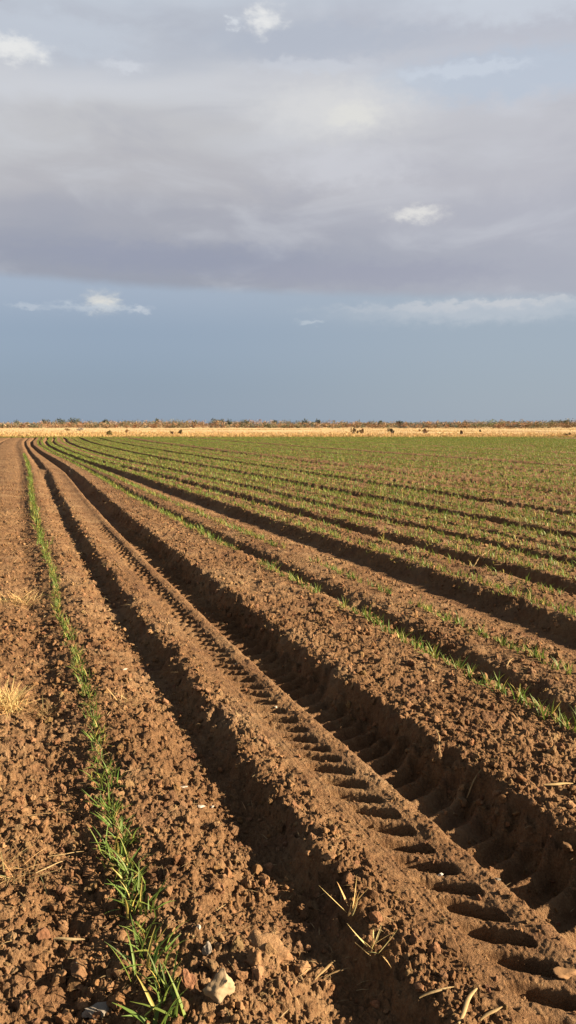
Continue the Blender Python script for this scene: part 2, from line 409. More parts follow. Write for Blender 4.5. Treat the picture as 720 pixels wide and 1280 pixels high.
m_brush = simple_mat('scrub_leaves', (0.9, 0.9, 0.9), (1, 1, 1), 2, 0.9, 0.1, 0.15, 0.1, True)
m_bark = simple_mat('bark', (0.13, 0.10, 0.075), (0.22, 0.17, 0.13), 6)

m_dryg, t = new_mat('dry_grass_ground')
pos = t.n('ShaderNodeNewGeometry').outputs['Position']
sc_ = t.n('ShaderNodeMapping'); sc_.inputs['Scale'].default_value = (0.05, 0.022, 0.05); t.put(sc_.inputs[0], pos)
f = t.noise(sc_.outputs[0], 1.0, 5, 0.6)
base = t.ramp(f, [(0.30, (0.32, 0.225, 0.125)), (0.48, (0.44, 0.33, 0.175)), (0.70, (0.52, 0.41, 0.24))])
g = t.m('MULTIPLY', t.smooth(t.noise(sc_.outputs[0], 2.5, 3, 0.5), 0.60, 0.74), 0.5)
base = t.mix(g, base, (0.20, 0.14, 0.07))
finish(t, base, 1.0, bump(t, t.noise(pos, 6, 4, 0.7), 1.0, 0.3))

# ------------------------------------------------------------------ ground sheet (rings round the origin, closer together near the viewer)
rs = [0.0]
r = 0.25
while r < 1.30: rs.append(r); r += 0.15
while r < 112:
    rs.append(r); r += min(0.038 if r < 14.5 else 0.45, max(0.0045, 0.95 * r * r / (1000 * CAM_H * 0.8)))
while r < 9000: rs.append(r); r *= 1.25
rs = np.array(rs[1:])
fine = np.arange(-27, 27.0001, 0.045)
coarse1 = -27 - np.cumsum(np.linspace(0.1, 6.0, 50)); coarse1 = coarse1[coarse1 > -178][::-1]
ang = np.concatenate([coarse1, fine, -coarse1[::-1]])
if len(ang) % 2: ang = ang[1:]
A = np.radians(ang)
RR, AA = np.meshgrid(rs, A, indexing='ij')
X = RR * np.sin(AA); Y = RR * np.cos(AA)
dr = np.gradient(rs)[:, None] * np.ones_like(AA)
Z = height(X.ravel(), Y.ravel(), np.maximum(dr, RR * np.gradient(A)[None, :]).ravel() * 0.6).reshape(X.shape)
nr, na = X.shape
V = np.stack([X, Y, Z], -1).reshape(-1, 3)
V = np.concatenate([V, [[0, 0, 0]]])
i, j = np.meshgrid(np.arange(nr - 1), np.arange(na), indexing='ij')
j2 = (j + 1) % na
F = np.stack([i * na + j, i * na + j2, (i + 1) * na + j2, (i + 1) * na + j], -1).reshape(-1, 4)[:, ::-1]
V[-1, 2] = float(Z[0].mean())
jj = np.arange(0, na, 2)                 # na is even: the centre is closed with quads
cap = np.stack([jj, (jj + 1) % na, (jj + 2) % na, np.full(len(jj), len(V) - 1)], -1)[:, ::-1]
me = make_mesh('tilled_field', V, np.concatenate([F, cap]), True)
ground = link('tilled_field', me, m_soil, kind='structure')
print('ground verts', len(V), 'rows', nr, 'cols', na)
import bmesh

# dry grassland beyond the field
xs = np.linspace(-900, 900, 181); ysn = 97.5
ys = np.concatenate([[0, 3, 8, 20], np.linspace(50, 330, 10), [500, 900, 2000, 5000, 9000]])
XX, YY = np.meshgrid(xs, ys, indexing='ij')
YE = YY + ysn + 1.2 * fbm(XX / 11, XX * 0, 301, 3) * np.clip(1 - YY / 30, 0, 1)
YE -= 0.05 * 0
ZZ = 0.03 + 0.25 * (1 + fbm(XX / 25, YE / 25, 310, 2)) * sstep(YY, 3, 60)
XXs = XX * (1 + YY / 900)
V = np.stack([XXs, YE, ZZ], -1).reshape(-1, 3)
n0, n1_ = XX.shape
i, j = np.meshgrid(np.arange(n0 - 1), np.arange(n1_ - 1), indexing='ij')
F = np.stack([i * n1_ + j, (i + 1) * n1_ + j, (i + 1) * n1_ + j + 1, i * n1_ + j + 1], -1).reshape(-1, 4)
link('dry_grassland', make_mesh('dry_grassland', V, F, True), m_dryg, kind='structure')

# ------------------------------------------------------------------ clods
def ico(sub):
    bm = bmesh.new(); bmesh.ops.create_icosphere(bm, subdivisions=sub, radius=1.0)
    v = np.array([x.co[:] for x in bm.verts]); f = np.array([[y.index for y in x.verts] for x in bm.faces]); bm.free()
    return v, f
def lump(v, g, amp=0.22, planes=7, flat=0.75):
    """rough broken lump: sphere cut by random planes, with bumps"""
    v = v.copy()
    for _ in range(planes):
        n = g.normal(size=3); n /= np.linalg.norm(n)
        d = g.uniform(0.45, 0.85); s = v @ n
        v = v - np.outer(np.clip(s - d, 0, None), n)
    o = g.uniform(0, 50, 3)
    k = 1 + amp * vnoise(v[:, 0] * 2.3 + o[0] + v[:, 2] * 1.7, v[:, 1] * 2.3 + o[1] - v[:, 2] * 1.3, 4) + amp * .5 * vnoise(v[:, 0] * 5 + o[2] + v[:, 2] * 4, v[:, 1] * 5 + v[:, 2] * 3, 6)
    v = v * k[:, None]
    v *= np.array([g.uniform(.8, 1.25), g.uniform(.8, 1.15), g.uniform(.6, .9) * flat / .75])
    return v
def rotm(n, g, tilt=math.pi):
    q = g.normal(size=(n, 4)); q /= np.linalg.norm(q, axis=1)[:, None]
    a, b, c, d = q.T
    return np.stack([np.stack([1 - 2 * (c * c + d * d), 2 * (b * c - a * d), 2 * (b * d + a * c)], -1),
                     np.stack([2 * (b * c + a * d), 1 - 2 * (b * b + d * d), 2 * (c * d - a * b)], -1),
                     np.stack([2 * (b * d - a * c), 2 * (c * d + a * b), 1 - 2 * (b * b + c * c)], -1)], -2)
def scatter(n, r0, r1, half, g, power=1.0):
    rr = (r0 ** power + (r1 ** power - r0 ** power) * g.random(n)) ** (1 / power)
    aa = g.uniform(-half, half, n)
    return rr * np.sin(aa), rr * np.cos(aa)
def clod_field(name, n, r0, r1, smin, smax, sub, power, g, **props):
    bv, bf = ico(sub)
    var = np.stack([lump(bv, g) for _ in range(14)])
    X, Y = scatter(n, r0, r1, R(25), g, power)
    u = to_u(X, Y); sm = smooth_mask(u)
    dens = (1 - sm) * (0.35 + 0.75 * sstep(fbm(X * 1.4, Y * 1.4, 90, 2), -.5, .5)) + 0.16 * sm
    lip = np.exp(-((u - 1.14) / .06) ** 2) + np.exp(-((u - 1.9) / .1) ** 2)
    keep = g.random(n) < dens + 0.4 * lip
    X = X[keep]; Y = Y[keep]; sm = sm[keep]; n = len(X)
    size = smin * (smax / smin) ** (g.random(n) ** 2.2)
    size = np.where(sm > .5, np.minimum(size, .010), size)
    z = height(X, Y) + size * 0.25
    M = rotm(n, g) * size[:, None, None]
    vi = g.integers(0, len(var), n)
    V = np.einsum('nij,nkj->nki', M, var[vi]) + np.stack([X, Y, z], -1)[:, None, :]
    nv = bv.shape[0]
    F = bf[None] + (np.arange(n) * nv)[:, None, None]
    tint = (0.8 + 0.45 * g.random(n) ** 1.5)[:, None] * (np.array([1, 1, 1]) + g.normal(size=(n, 3)) * np.array([.05, .03, .05]))
    C = np.repeat(tint, nv, axis=0)
    print(name, n)
    return link(name, make_mesh(name, V.reshape(-1, 3), F.reshape(-1, 3), False, C), m_clod, **props)
g = np.random.default_rng(5)
clod_field('soil_clods', 8500, 1.45, 6.5, .006, .027, 3, 1.2, g, kind='stuff', label='loose brown clods crumbled over the tilled soil', category='soil clods')
clod_field('soil_crumbs', 26000, 1.45, 5.5, .0025, .008, 1, 1.1, g, kind='stuff', label='fine brown crumbs scattered over the tilled soil', category='soil crumbs')
clod_field('distant_soil_clods', 26000, 5.5, 22, .008, .024, 2, 1.3, g, kind='stuff', label='brown clods further away along the seed beds', category='soil clods')

# ------------------------------------------------------------------ individually visible clods and stones
def lump_object(name, X, Y, size, mat, label, cat, group=None, sh=(1, 1, 1), rot=(0, 0, 0), sink=0.3, seed=0, sub=4):
    gg = np.random.default_rng(seed + 1000)
    bv, bf = ico(sub)
    v = lump(bv, gg, 0.16, 9)
    # fine surface grain
    v = v * (1 + 0.05 * vnoise(v[:, 0] * 11 + v[:, 2] * 7, v[:, 1] * 11 + v[:, 2] * 9, seed))[:, None]
    v = v * np.array(sh) * size
    me = make_mesh(name, v, bf, sub >= 4, np.ones((len(v), 3)) * gg.uniform(.9, 1.25))
    o = link(name, me, mat, label=label, category=cat)
    if group: o['group'] = group
    z = float(height(np.array([X]), np.array([Y]))[0])
    o.location = (X, Y, z + size * sh[2] * (0.62 - sink)); o.rotation_euler = rot
    return o
TH = math.atan(0.1085)
def gp(x, y):            # ground point of a place noted on the 720x1280 plan of the view
    ddx = (x - 360) / 1000; ddy = (640 - y) / 1000
    yy = math.cos(TH) + ddy * math.sin(TH); zz = -math.sin(TH) + ddy * math.cos(TH)
    t_ = CAM_H / -zz
    for _ in range(5):
        hz = float(height(np.array([ddx * t_]), np.array([yy * t_]))[0]); t_ = (CAM_H - hz) / -zz
    return ddx * t_, yy * t_
stones = [
    (277, 1252, .056, m_cream, 'big cream stone with a flat broken face beside the nearest green tuft', (.75, .6, 1.3), (.1, -.25, .3)),
    (124, 1268, .038, m_grey, 'pale grey smooth stone at the bottom edge left of the green tuft', (1.3, .8, .6), (0, .1, .5)),
    (258, 1194, .026, m_grey, 'grey pointed stone standing upright right of the green row', (.6, .5, 1.3), (0, .15, 0)),
    (118, 1064, .026, m_tan, 'brown flat stone tilted upright left of the green row', (.8, .5, 1.2), (.2, .4, .5)),
    (252, 1008, .014, m_white, 'larger left one of the two white flakes on the furrow slope', (1.2, .9, .5), (0, 0, .4)),
    (265, 1009, .010, m_white, 'smaller right one of the two white flakes on the furrow slope', (.8, 1, .6), (0, 0, .1)),
    (229, 986, .014, m_white, 'thin pale flake further up the slope than the white pair', (1.6, .6, .4), (0, 0, .2)),
    (640, 899, .024, m_tan, 'orange tan stone below the second row of green shoots', (1, .8, .9), (0, 0, .7)),
    (497, 1058, .016, m_tan, 'small yellowish stone on the rib left of the lug pits', (.9, .8, 1), (0, 0, .2)),
    (708, 1243, .024, m_tan, 'orange tan stone at the right edge near the bottom', (1.3, .9, .6), (0, .1, .2)),
    (622, 1100, .010, m_grey, 'tiny grey stone in the shade of the wheel trench', (1, .9, .7), (0, 0, 0)),
    (156, 838, .013, m_white, 'small pinkish white flake beside the dry straw tuft', (1.5, .8, .4), (0, 0, .8)),
    (345, 897, .009, m_white, 'tiny white flake lying in a tyre lug pit', (1, 1, .7), (0, 0, .8)),
    (550, 1109, .009, m_white, 'tiny pinkish flake on the edge of a near lug pit', (1, 1, .8), (0, 0, .3)),
    (82, 1268, .014, m_tan, 'small tan stone at the bottom edge left of the grey stone', (1.1, 1, .5), (0, 0, .3)),
    (248, 1160, .010, m_white, 'tiny white pebble between brown clods right of the green row', (1, 1, .8), (0, 0, .3)),
    (540, 852, .012, m_cream, 'small cream pebble near the second row of shoots', (1, 1, .8), (0, 0, .3)),
]
for q, (px, py, s, mt, lb, sh, ro) in enumerate(stones):
    x, y = gp(px, py)
    lump_object('stone', x, y, s, mt, lb, 'stone', None, sh, ro, .3, q)
clods = [
    (99, 1222, .038, 'large rounded brown clod left of the near green tuft', (1.1, .8, .8)),
    (340, 1188, .052, 'long slab of brown soil lying along the furrow edge', (.7, 1.6, .45)),
    (318, 1203, .030, 'brown clod in front of the long soil slab', (.8, .8, 1)),
    (379, 1217, .034, 'dark brown clod jutting at the foot of the ridge shadow', (1.0, .8, .9)),
    (155, 1213, .024, 'brown clod touching the left side of the near green tuft', (1, .8, .9)),
    (14, 1216, .024, 'brown clod at the left edge above the bottom corner', (1.1, .8, .8)),
    (44, 1212, .026, 'flat pointed brown clod between the left edge and the large clod', (1.1, .7, .6)),
    (70, 1140, .024, 'round brown clod below the long straw stalk', (1, .9, .9)),
    (273, 1113, .028, 'brown clod at the foot of the seed bed facing the furrow', (1.1, .9, .9)),
    (262, 1058, .020, 'brown clod high on the seed bed right of the green row', (1, .9, .8)),
    (340, 1117, .022, 'brown clod alone on the furrow slope', (1.1, .9, .8)),
    (411, 1070, .027, 'smooth tan clod on the crest of the ridge', (1.2, .9, .7)),
    (387, 1064, .017, 'small clod just left of the smooth clod on the ridge crest', (.9, .9, 1)),
    (416, 1090, .014, 'small clod just below the smooth clod on the ridge crest', (1, .9, 1)),
    (516, 1084, .022, 'tan clod beside the lug pits of the tyre print', (1.1, .8, .8)),
    (210, 1118, .022, 'brown clod close to the right side of the green row', (1, .8, .9)),
    (150, 1172, .022, 'brown clod close to the left side of the green row', (1, 1, .8)),
    (565, 1186, .026, 'brown clod between the two near lug pits', (1.2, .8, .7)),
    (690, 960, .022, 'brown clod on the wide bed above the pale straw leaf', (1.1, .9, .8)),
    (620, 960, .020, 'brown clod on the wide bed near the trench lip', (1.1, .9, .8)),
    (30, 1020, .022, 'brown clod on the left bed above the straw tuft', (1.1, .9, .8)),
    (300, 1255, .022, 'brown clod right of the big cream stone', (1, .9, .8)),
    (232, 1078, .022, 'brown clod halfway between the green row and the furrow', (1, .9, .8)),
    (60, 1262, .026, 'brown clod at the bottom edge in the left corner', (1.2, .9, .7)),
]
for q, (px, py, s, lb, sh) in enumerate(clods):
    x, y = gp(px, py)
    gg = np.random.default_rng(q + 50)
    lump_object('soil_clod', x, y, s, m_clod, lb, 'clod', None, sh, (gg.uniform(-.3, .3), gg.uniform(-.3, .3), gg.uniform(0, 3)), .28, q + 40)

# ------------------------------------------------------------------ grass blades
def blade(base, az_, length, width, lean, curl, seg=5, twist=0.0, fold=0.25):
    """one leaf: folded ribbon, three vertices across"""
    out = []
    x = np.array(base, float); d = np.array([math.cos(az_), math.sin(az_)]); side = np.array([-d[1], d[0], 0])
    a = lean
    for s in range(seg + 1):
        t_ = s / seg
        wd = width * (0.55 + 0.9 * t_ * (1 - t_) * 2) * (1 - t_ ** 2.2) + 0.0004
        sd = side * math.cos(twist * t_) + np.array([0, 0, 1]) * math.sin(twist * t_)
        up = np.array([-d[0] * math.sin(a), -d[1] * math.sin(a), math.cos(a)])
        nrm = np.array([-d[0] * math.cos(a), -d[1] * math.cos(a), math.sin(a)])
        out += [x - sd * wd / 2, x + nrm * (-wd * fold), x + sd * wd / 2]
        step = length / seg
        x = x + np.array([d[0] * math.sin(a), d[1] * math.sin(a), math.cos(a)]) * step
        a += curl / seg
    v = np.array(out); f = []
    for s in range(seg):
        for k in (0, 1):
            p = s * 3 + k; f.append((p, p + 1, p + 4, p + 3))
    return v, np.array(f)
def tuft(g, n, L, W, spread, lean=(0.1, 0.9), curl=(0.2, 1.2), tint0=(1, 1, 1), tv=0.15, dry=0.12, seg=5, elong=1.0):
    V = []; F = []; C = []; o = 0
    for k in range(n):
        b = (g.normal() * spread, g.normal() * spread * elong, -0.012)
        v, f = blade(b, g.uniform(0, 2 * math.pi), L * g.uniform(.5, 1.1), W * g.uniform(.6, 1.15), g.uniform(*lean), g.uniform(*curl), seg, g.uniform(-.8, .8))
        c = np.array(tint0) * (1 + tv * g.normal()) * np.array([1 + .12 * g.normal(), 1, 1])
        if g.random() < dry: c = np.array([3.4, 1.9, 2.6]) * g.uniform(.7, 1.1)
        tcol = np.ones((len(v), 3)) * c
        V.append(v); F.append(f + o); C.append(np.clip(tcol, 0.1, 6)); o += len(v)
    return np.concatenate(V), np.concatenate(F), np.concatenate(C)

def zat(x, y): return float(height(np.array([x]), np.array([y]))[0])
GR1 = 'shoots of the leftmost green row'
# --- individual seedlings: first row
g = np.random.default_rng(21)
big = [make_mesh('seedling', *(lambda a: (a[0], a[1], True, a[2]))(tuft(g, 16, .150, .0100, .018, (0.05, 1.2), (.2, 1.3), elong=1.8, dry=.08))) for _ in range(10)]
small = [make_mesh('seedling', *(lambda a: (a[0], a[1], True, a[2]))(tuft(g, 11, .120, .0105, .014, (0.05, .75), (.1, 1.0)))) for _ in range(10)]
count = 0
def put_seedling(me, x, y, s, rz, label, group=None):
    global count
    o = link('seedling', me, m_leaf, label=label, category='seedling')
    if group: o['group'] = group
    o.location = (x, y, zat(x, y)); o.scale = (s, s, s); o.rotation_euler = (0, 0, rz); count += 1
    return o
row1 = [(35, 560), (36, 575), (38, 590), (46, 640), (58, 690), (85, 790), (108, 860), (130, 930), (165, 1100), (215, 1280)]
lab_near = ['nearest green seedling, its long leaves fanned at the bottom edge',
            'second seedling of the leftmost green row counting from the bottom edge',
            'third seedling of the leftmost green row counting from the bottom edge',
            'fourth seedling of the leftmost green row counting from the bottom edge']
y = 1.87; k = 0
u_row1 = lambda Y: 0.355 + 0.02 * math.sin(Y * 1.7)
while y < 9.5:
    x = float(to_x(np.array([u_row1(y)]), np.array([y]))[0]) + g.normal() * .012
    s = g.uniform(.75, 1.1) * (1.25 if k == 0 else 1.0) * (1 - .42 * min(1, max(0, (y - 2.0) / 1.8)))
    if k < 4: put_seedling(big[k], x, y, s, g.uniform(0, 6.3), lab_near[k], GR1)
    else: put_seedling(big[g.integers(10)], x, y, s, g.uniform(0, 6.3), 'green seedling in the unbroken leftmost row on bare soil', GR1)
    y += g.uniform(.05, .095); k += 1
# --- second and third row: separate shoots
for u0, ymin, ymax, st, lb, gr in [(2.70, 3.5, 10.5, .075, 'small green shoot in the second row, along the lip of the wide bed', 'shoots of the second green row'),
                                   (3.27, 4.2, 10.5, .085, 'small green shoot in the third row, just before the deep shaded furrow', 'shoots of the third green row')]:
    y = ymin
    while y < ymax:
        if vnoise(np.array([y * 3.1]), np.array([u0]), 8)[0] > -.35:
            x = float(to_x(np.array([u0]), np.array([y]))[0]) + g.normal() * .018
            put_seedling(small[g.integers(10)], x, y, g.uniform(.5, 1.1) * (1.2 if y < 4.6 and u0 < 3 else 1), g.uniform(0, 6.3), lb, gr)
        y += st * g.uniform(.5, 1.5)
print('individual seedlings', count)

# --- the rest of the rows: one mass of leaves
def blades_mass(X, Y, Zb, n, L, W, g, tint, name, mat, dry=0.15, lean=0.55, spr=.022, **props):
    N = len(X) * n
    Xb = np.repeat(X, n) + g.normal(size=N) * spr; Yb = np.repeat(Y, n) + g.normal(size=N) * spr; Zr = np.repeat(Zb, n)
    l = np.repeat(L, n) * g.uniform(.5, 1.15, N); wv = np.repeat(W, n) * g.uniform(.7, 1.2, N)
    az_ = g.uniform(0, 2 * np.pi, N); le = np.abs(g.normal(size=N)) * lean
    d = np.stack([np.cos(az_), np.sin(az_)], -1)
    b0 = np.stack([Xb, Yb, Zr - .01], -1)
    mid = b0 + np.stack([d[:, 0] * np.sin(le) * l * .55, d[:, 1] * np.sin(le) * l * .55, np.cos(le) * l * .55], -1)
    l2 = le + .6
    tip = mid + np.stack([d[:, 0] * np.sin(l2) * l * .5, d[:, 1] * np.sin(l2) * l * .5, np.cos(l2) * l * .5], -1)
    sd = np.stack([-d[:, 1], d[:, 0], np.zeros(N)], -1) * wv[:, None] / 2
    V = np.stack([b0 - sd * .7, b0 + sd * .7, mid + sd, mid - sd, tip], 1).reshape(-1, 3)
    o = np.arange(N)[:, None] * 5
    F = np.concatenate([o + [0, 1, 2], o + [0, 2, 3], o + [3, 2, 4]])
    tn = np.array(tint)[None] * (1 + .18 * g.normal(size=(N, 1))) * (1 + np.array([.12, .04, .05]) * g.normal(size=(N, 3)))
    dm = g.random(N) < dry
    tn[dm] = np.array([3.2, 1.8, 2.4]) * g.uniform(.6, 1.1, (dm.sum(), 1))
    C = np.repeat(np.clip(tn, .1, 6), 5, axis=0)
    print(name, N)
    return link(name, make_mesh(name, V, F, False, C), mat, **props)
rows = [.36, 2.70, 3.27, 4.36, 4.74, 5.36, 5.80, 6.32, 6.64, 6.98, 7.30, 7.88, 8.22, 8.62, 9.02, 9.68, 10.10, 10.52, 10.94, 11.36, 11.78, 12.2]
dens_r = {.36: 1, 2.70: 1, 3.27: 1, 4.36: 1, 4.74: .35, 5.36: 1, 5.80: .8, 6.32: 1, 6.64: .6, 6.98: .9, 7.88: 1, 8.62: 1}
rows += list(np.arange(12.62, 60, .42))
GX = []; GY = []
for u0 in rows:
    y0, y1 = 3, 97
    if u0 == .36: y0, y1 = 9.5, 42
    elif u0 in (2.70, 3.27): y0 = 10.5
    # positions along the row, spacing growing a little with distance
    ysr = []; y = y0
    while y < y1: ysr.append(y); y += (0.055 if u0 != .36 else .06) * (1 + y / 60)
    Yr = np.array(ysr) + g.normal(size=len(ysr)) * .03
    Xr = to_x(np.full(len(Yr), u0), Yr) + g.normal(size=len(Yr)) * .02
    dn = dens_r.get(u0, .85)
    if u0 in (2.70,): dn = np.where(Yr > 25, .7, dn)
    keep = g.random(len(Yr)) < dn * (0.6 + 0.6 * sstep(vnoise(Xr * 1.3, Yr * .9, 44), -.7, .3))
    # bare brown strips
    bare = np.exp(-((u0 - 11.2 - .02 * Yr) / .8) ** 2) * .45 + np.exp(-((u0 - 12.9) / .5) ** 2) * .7 + np.exp(-((u0 - 20.6) / .7) ** 2) * .95 + np.exp(-((u0 - 30.) / .45) ** 2) * .9
    keep &= g.random(len(Yr)) > bare
    keep &= (np.abs(np.arctan2(Xr, Yr)) < R(28)) 
    GX.append(Xr[keep]); GY.append(Yr[keep])
GX = np.concatenate(GX); GY = np.concatenate(GY)
Ld = (.10 + .035 * g.random(len(GX))) * np.where(to_u(GX, GY) > 9.5, .82, 1); Wd = .0075 + .00018 * GY
blades_mass(GX, GY, height(GX, GY), 7, Ld, Wd, g, (1.05, 1, 1), 'seedling_rows', m_leaf, .12, .55, kind='stuff', label='green cereal shoots in the many rows stretching to the far edge', category='seedlings')
ku = to_u(GX, GY); sel = (ku > 2.5) & (ku < 12) & (GY < 60) & (GY > 3)
HX = GX[sel] + .09 * g.normal(size=sel.sum()); HY = GY[sel] + .05 * g.normal(size=sel.sum())
kk = (height(HX, HY) > -.03); HX = HX[kk]; HY = HY[kk]
kk = (to_u(HX, HY) > 4.2) | (g.random(len(HX)) < .35); HX = HX[kk]; HY = HY[kk]
blades_mass(HX, HY, height(HX, HY), 5, .035 + .03 * g.random(len(HX)), .006 + .00020 * HY, g, (1.25, 1.0, 1.0), 'low_weeds', m_leaf, .40, .8, .03, kind='stuff', label='short yellow green weeds and stubble between the crop rows', category='weeds')

# ------------------------------------------------------------------ dry tufts and stalks
def dry_tuft(px, py, n, L, W, spread, lean, label, seed, tint=(1, 1, 1), curl=(0.1, .9), s=1):
    gg = np.random.default_rng(seed)
    x, y = gp(px, py)
    v, f, c = tuft(gg, n, L, W, spread, lean, curl, tint, .12, 0)
    o = link('dry_tuft', make_mesh('dry_tuft', v, f, True, c), m_straw, label=label, category='dry grass tuft')
    o.location = (x, y, zat(x, y) + .005)
    return o
dry_tuft(8, 888, 240, .22, .0045, .035, (.3, 1.35), 'big pale yellow tuft of dry grass at the left edge', 1, (1.7, 1.65, 1.45))
dry_tuft(27, 752, 130, .22, .006, .06, (.6, 1.4), 'pale dry grass tuft lying further up the left bed', 2, (1.5, 1.45, 1.3))
dry_tuft(55, 893, 90, .16, .004, .03, (.8, 1.4), 'brownish flattened dry tuft right of the big yellow one', 3, (.62, .55, .5))
dry_tuft(150, 878, 45, .13, .0045, .018, (.7, 1.4), 'small straw tuft just right of the leftmost green row', 4, (1.45, 1.4, 1.3))
dry_tuft(16, 1092, 50, .16, .0036, .035, (.9, 1.45), 'loose straw tuft low at the left edge', 5, (1.2, 1.15, 1.05))
dry_tuft(437, 1148, 8, .14, .0065, .006, (.15, .8), 'upper one of the two dry sprigs standing in the shaded furrow', 6, (1.6, 1.6, 1.4), (-.3, .5))
dry_tuft(466, 1186, 11, .12, .007, .010, (.4, 1.3), 'lower one of the two dry sprigs standing in the shaded furrow', 17, (1.6, 1.6, 1.4), (-.3, .4))
dry_tuft(318, 1005, 9, .05, .0025, .02, (.9, 1.4), 'sparse wisp of dead grass on the furrow lip', 8, (.8, .75, .7))
def stalk(p0, p1, width, label, lift=0.012, arch=0.02, cat='straw', name='straw_stalk', tint=(1, 1, 1), flat=0.5):
    a = gp(*p0); b = gp(*p1)
    n = 9; V = []; F = []
    pa = np.array([a[0], a[1], zat(*a) + lift]); pb = np.array([b[0], b[1], zat(*b) + lift])
    d = pb - pa; ln = np.linalg.norm(d); d /= ln
    s = np.cross(d, [0, 0, 1]); s /= np.linalg.norm(s); upv = np.cross(s, d)
    K6 = 6
    zs = [zat(*(pa + (pb - pa) * k / n)[:2]) for k in range(n + 1)]
    lift2 = max(0, max(zs[k] - (pa + (pb - pa) * k / n)[2] for k in range(n + 1))) * .6
    for k in range(n + 1):
        t_ = k / n
        c = pa + (pb - pa) * t_ + upv * (.35 * arch * math.sin(math.pi * t_) + lift2) + s * .018 * ln * math.sin(2.3 * math.pi * t_ + ln * 40)
        wd = width * (0.35 + 1.0 * math.sin(math.pi * min(1, t_ * .85 + .12)))
        for q in range(K6):
            th = 2 * math.pi * q / K6
            V.append(c + s * math.cos(th) * wd / 2 + upv * math.sin(th) * wd / 2 * flat)
    for k in range(n):
        for q in range(K6):
            F.append((k * K6 + q, k * K6 + (q + 1) % K6, (k + 1) * K6 + (q + 1) % K6, (k + 1) * K6 + q))
    V = np.array(V); off = V[0].copy(); V -= off
    o = link(name, make_mesh(name, V, np.array(F), True, np.ones((len(V), 3)) * np.array(tint)), m_straw, label=label, category=cat)
    o.location = off
stalk((67, 1177), (106, 1180), .010, 'short pale cream straw stalk lying on the left bed', arch=.004, tint=(1.25, 1.3, 1.35))
stalk((680, 986), (716, 983), .013, 'pale dry leaf lying on the wide bed at the right edge', arch=.006, tint=(1.15, 1.15, 1.1))
stalk((524, 1253), (568, 1240), .007, 'bent dry twig near the bottom in the ridge shadow')
stalk((572, 1279), (597, 1238), .009, 'curved pale dry leaf at the bottom edge', arch=.015)
stalk((600, 1279), (628, 1264), .008, 'thin bent dry leaf right of the curved one at the bottom edge', arch=.012)
stalk((584, 1003), (610, 986), .006, 'thin pale stalk sticking out of the trench wall', tint=(.9, .85, .8))
stalk((394, 1230), (420, 1206), .007, 'straw stalk lying on the furrow shadow edge', tint=(.85, .8, .75))
stalk((405, 1228), (438, 1222), .005, 'thin dark twig beside the straw stalk at the shadow edge', tint=(.6, .55, .5))
stalk((632, 848), (641, 826), .006, 'upright thin straw between the second and third green rows', lift=.02, arch=.01)
stalk((545, 950), (552, 936), .005, 'tiny curled straw on the trench lip', lift=.02, arch=.02)
stalk((45, 1095), (82, 1079), .005, 'long thin straw reaching right from the loose tuft', arch=.01)
stalk((60, 1075), (105, 1068), .004, 'fine straw lying above the loose tuft', arch=.004)
stalk((100, 1016), (30, 1024), .004, 'fine brown straw across the left bed', arch=.004, tint=(.7, .65, .6))
stalk((590, 706), (612, 694), .012, 'dry branch lying beside the far shaded furrow', arch=.05, tint=(.8, .75, .7))
stalk((596, 700), (598, 690), .010, 'short dry twig crossing the dry branch', arch=.02, tint=(.8, .75, .7))
# litter
def litter(n, r0, r1, g):
    X, Y = scatter(n, r0, r1, R(25), g, 1.2)
    k = g.random(n) < (1 - .8 * smooth_mask(to_u(X, Y))) * (0.35 + (to_u(X, Y) < .9) * .65); X = X[k]; Y = Y[k]; n = len(X)
    L = g.uniform(.012, .055, n) * np.clip(Y / 4, 1, 2); W = g.uniform(.0012, .0028, n) * np.clip(Y / 4, 1, 2.5); a = g.uniform(0, np.pi, n)
    d = np.stack([np.cos(a), np.sin(a), g.normal(size=n) * .12], -1); s = np.stack([-np.sin(a), np.cos(a), g.normal(size=n) * .3], -1)
    zb = np.maximum.reduce([height(X, Y), height(X + d[:, 0] * L / 2, Y + d[:, 1] * L / 2), height(X - d[:, 0] * L / 2, Y - d[:, 1] * L / 2)])
    c = np.stack([X, Y, zb + .004], -1)
    dL = d * L[:, None] / 2; sW = s * W[:, None] / 2
    b = c + np.array([0, 0, .002])
    V = np.stack([c - dL - sW * .6, c - dL + sW * .6, b + sW, c + dL + sW * .3, c + dL - sW * .3, b - sW], 1).reshape(-1, 3)
    o = np.arange(n)[:, None] * 6
    F = np.concatenate([o + [0, 1, 2], o + [0, 2, 5], o + [5, 2, 3], o + [5, 3, 4]])
    C = np.repeat(g.uniform(.55, 1.1, (n, 1)) * np.ones((n, 3)), 6, axis=0)
    link('straw_litter', make_mesh('straw_litter', V, F, False, C), m_straw, kind='stuff', label='thin bits of straw littered over the soil', category='straw litter')
litter(26000, 1.6, 40, np.random.default_rng(8))

# ------------------------------------------------------------------ far dry grass, shrubs and scrub belt
g = np.random.default_rng(77)
N = 42000
YD = 97.5 + (330 - 97.5) * g.random(N) ** 1.5; XD = g.uniform(-.52, .52, N) * YD
YD = YD + 1.0
blades_mass(XD, YD, np.full(N, .05), 4, .22 + .22 * g.random(N), .03 + YD * .00035, g, (1.35, 1.3, 1.2), 'dry_grass', m_straw, 0, .35, kind='stuff', label='pale yellow dry grass strip beyond the green field', category='dry grass')

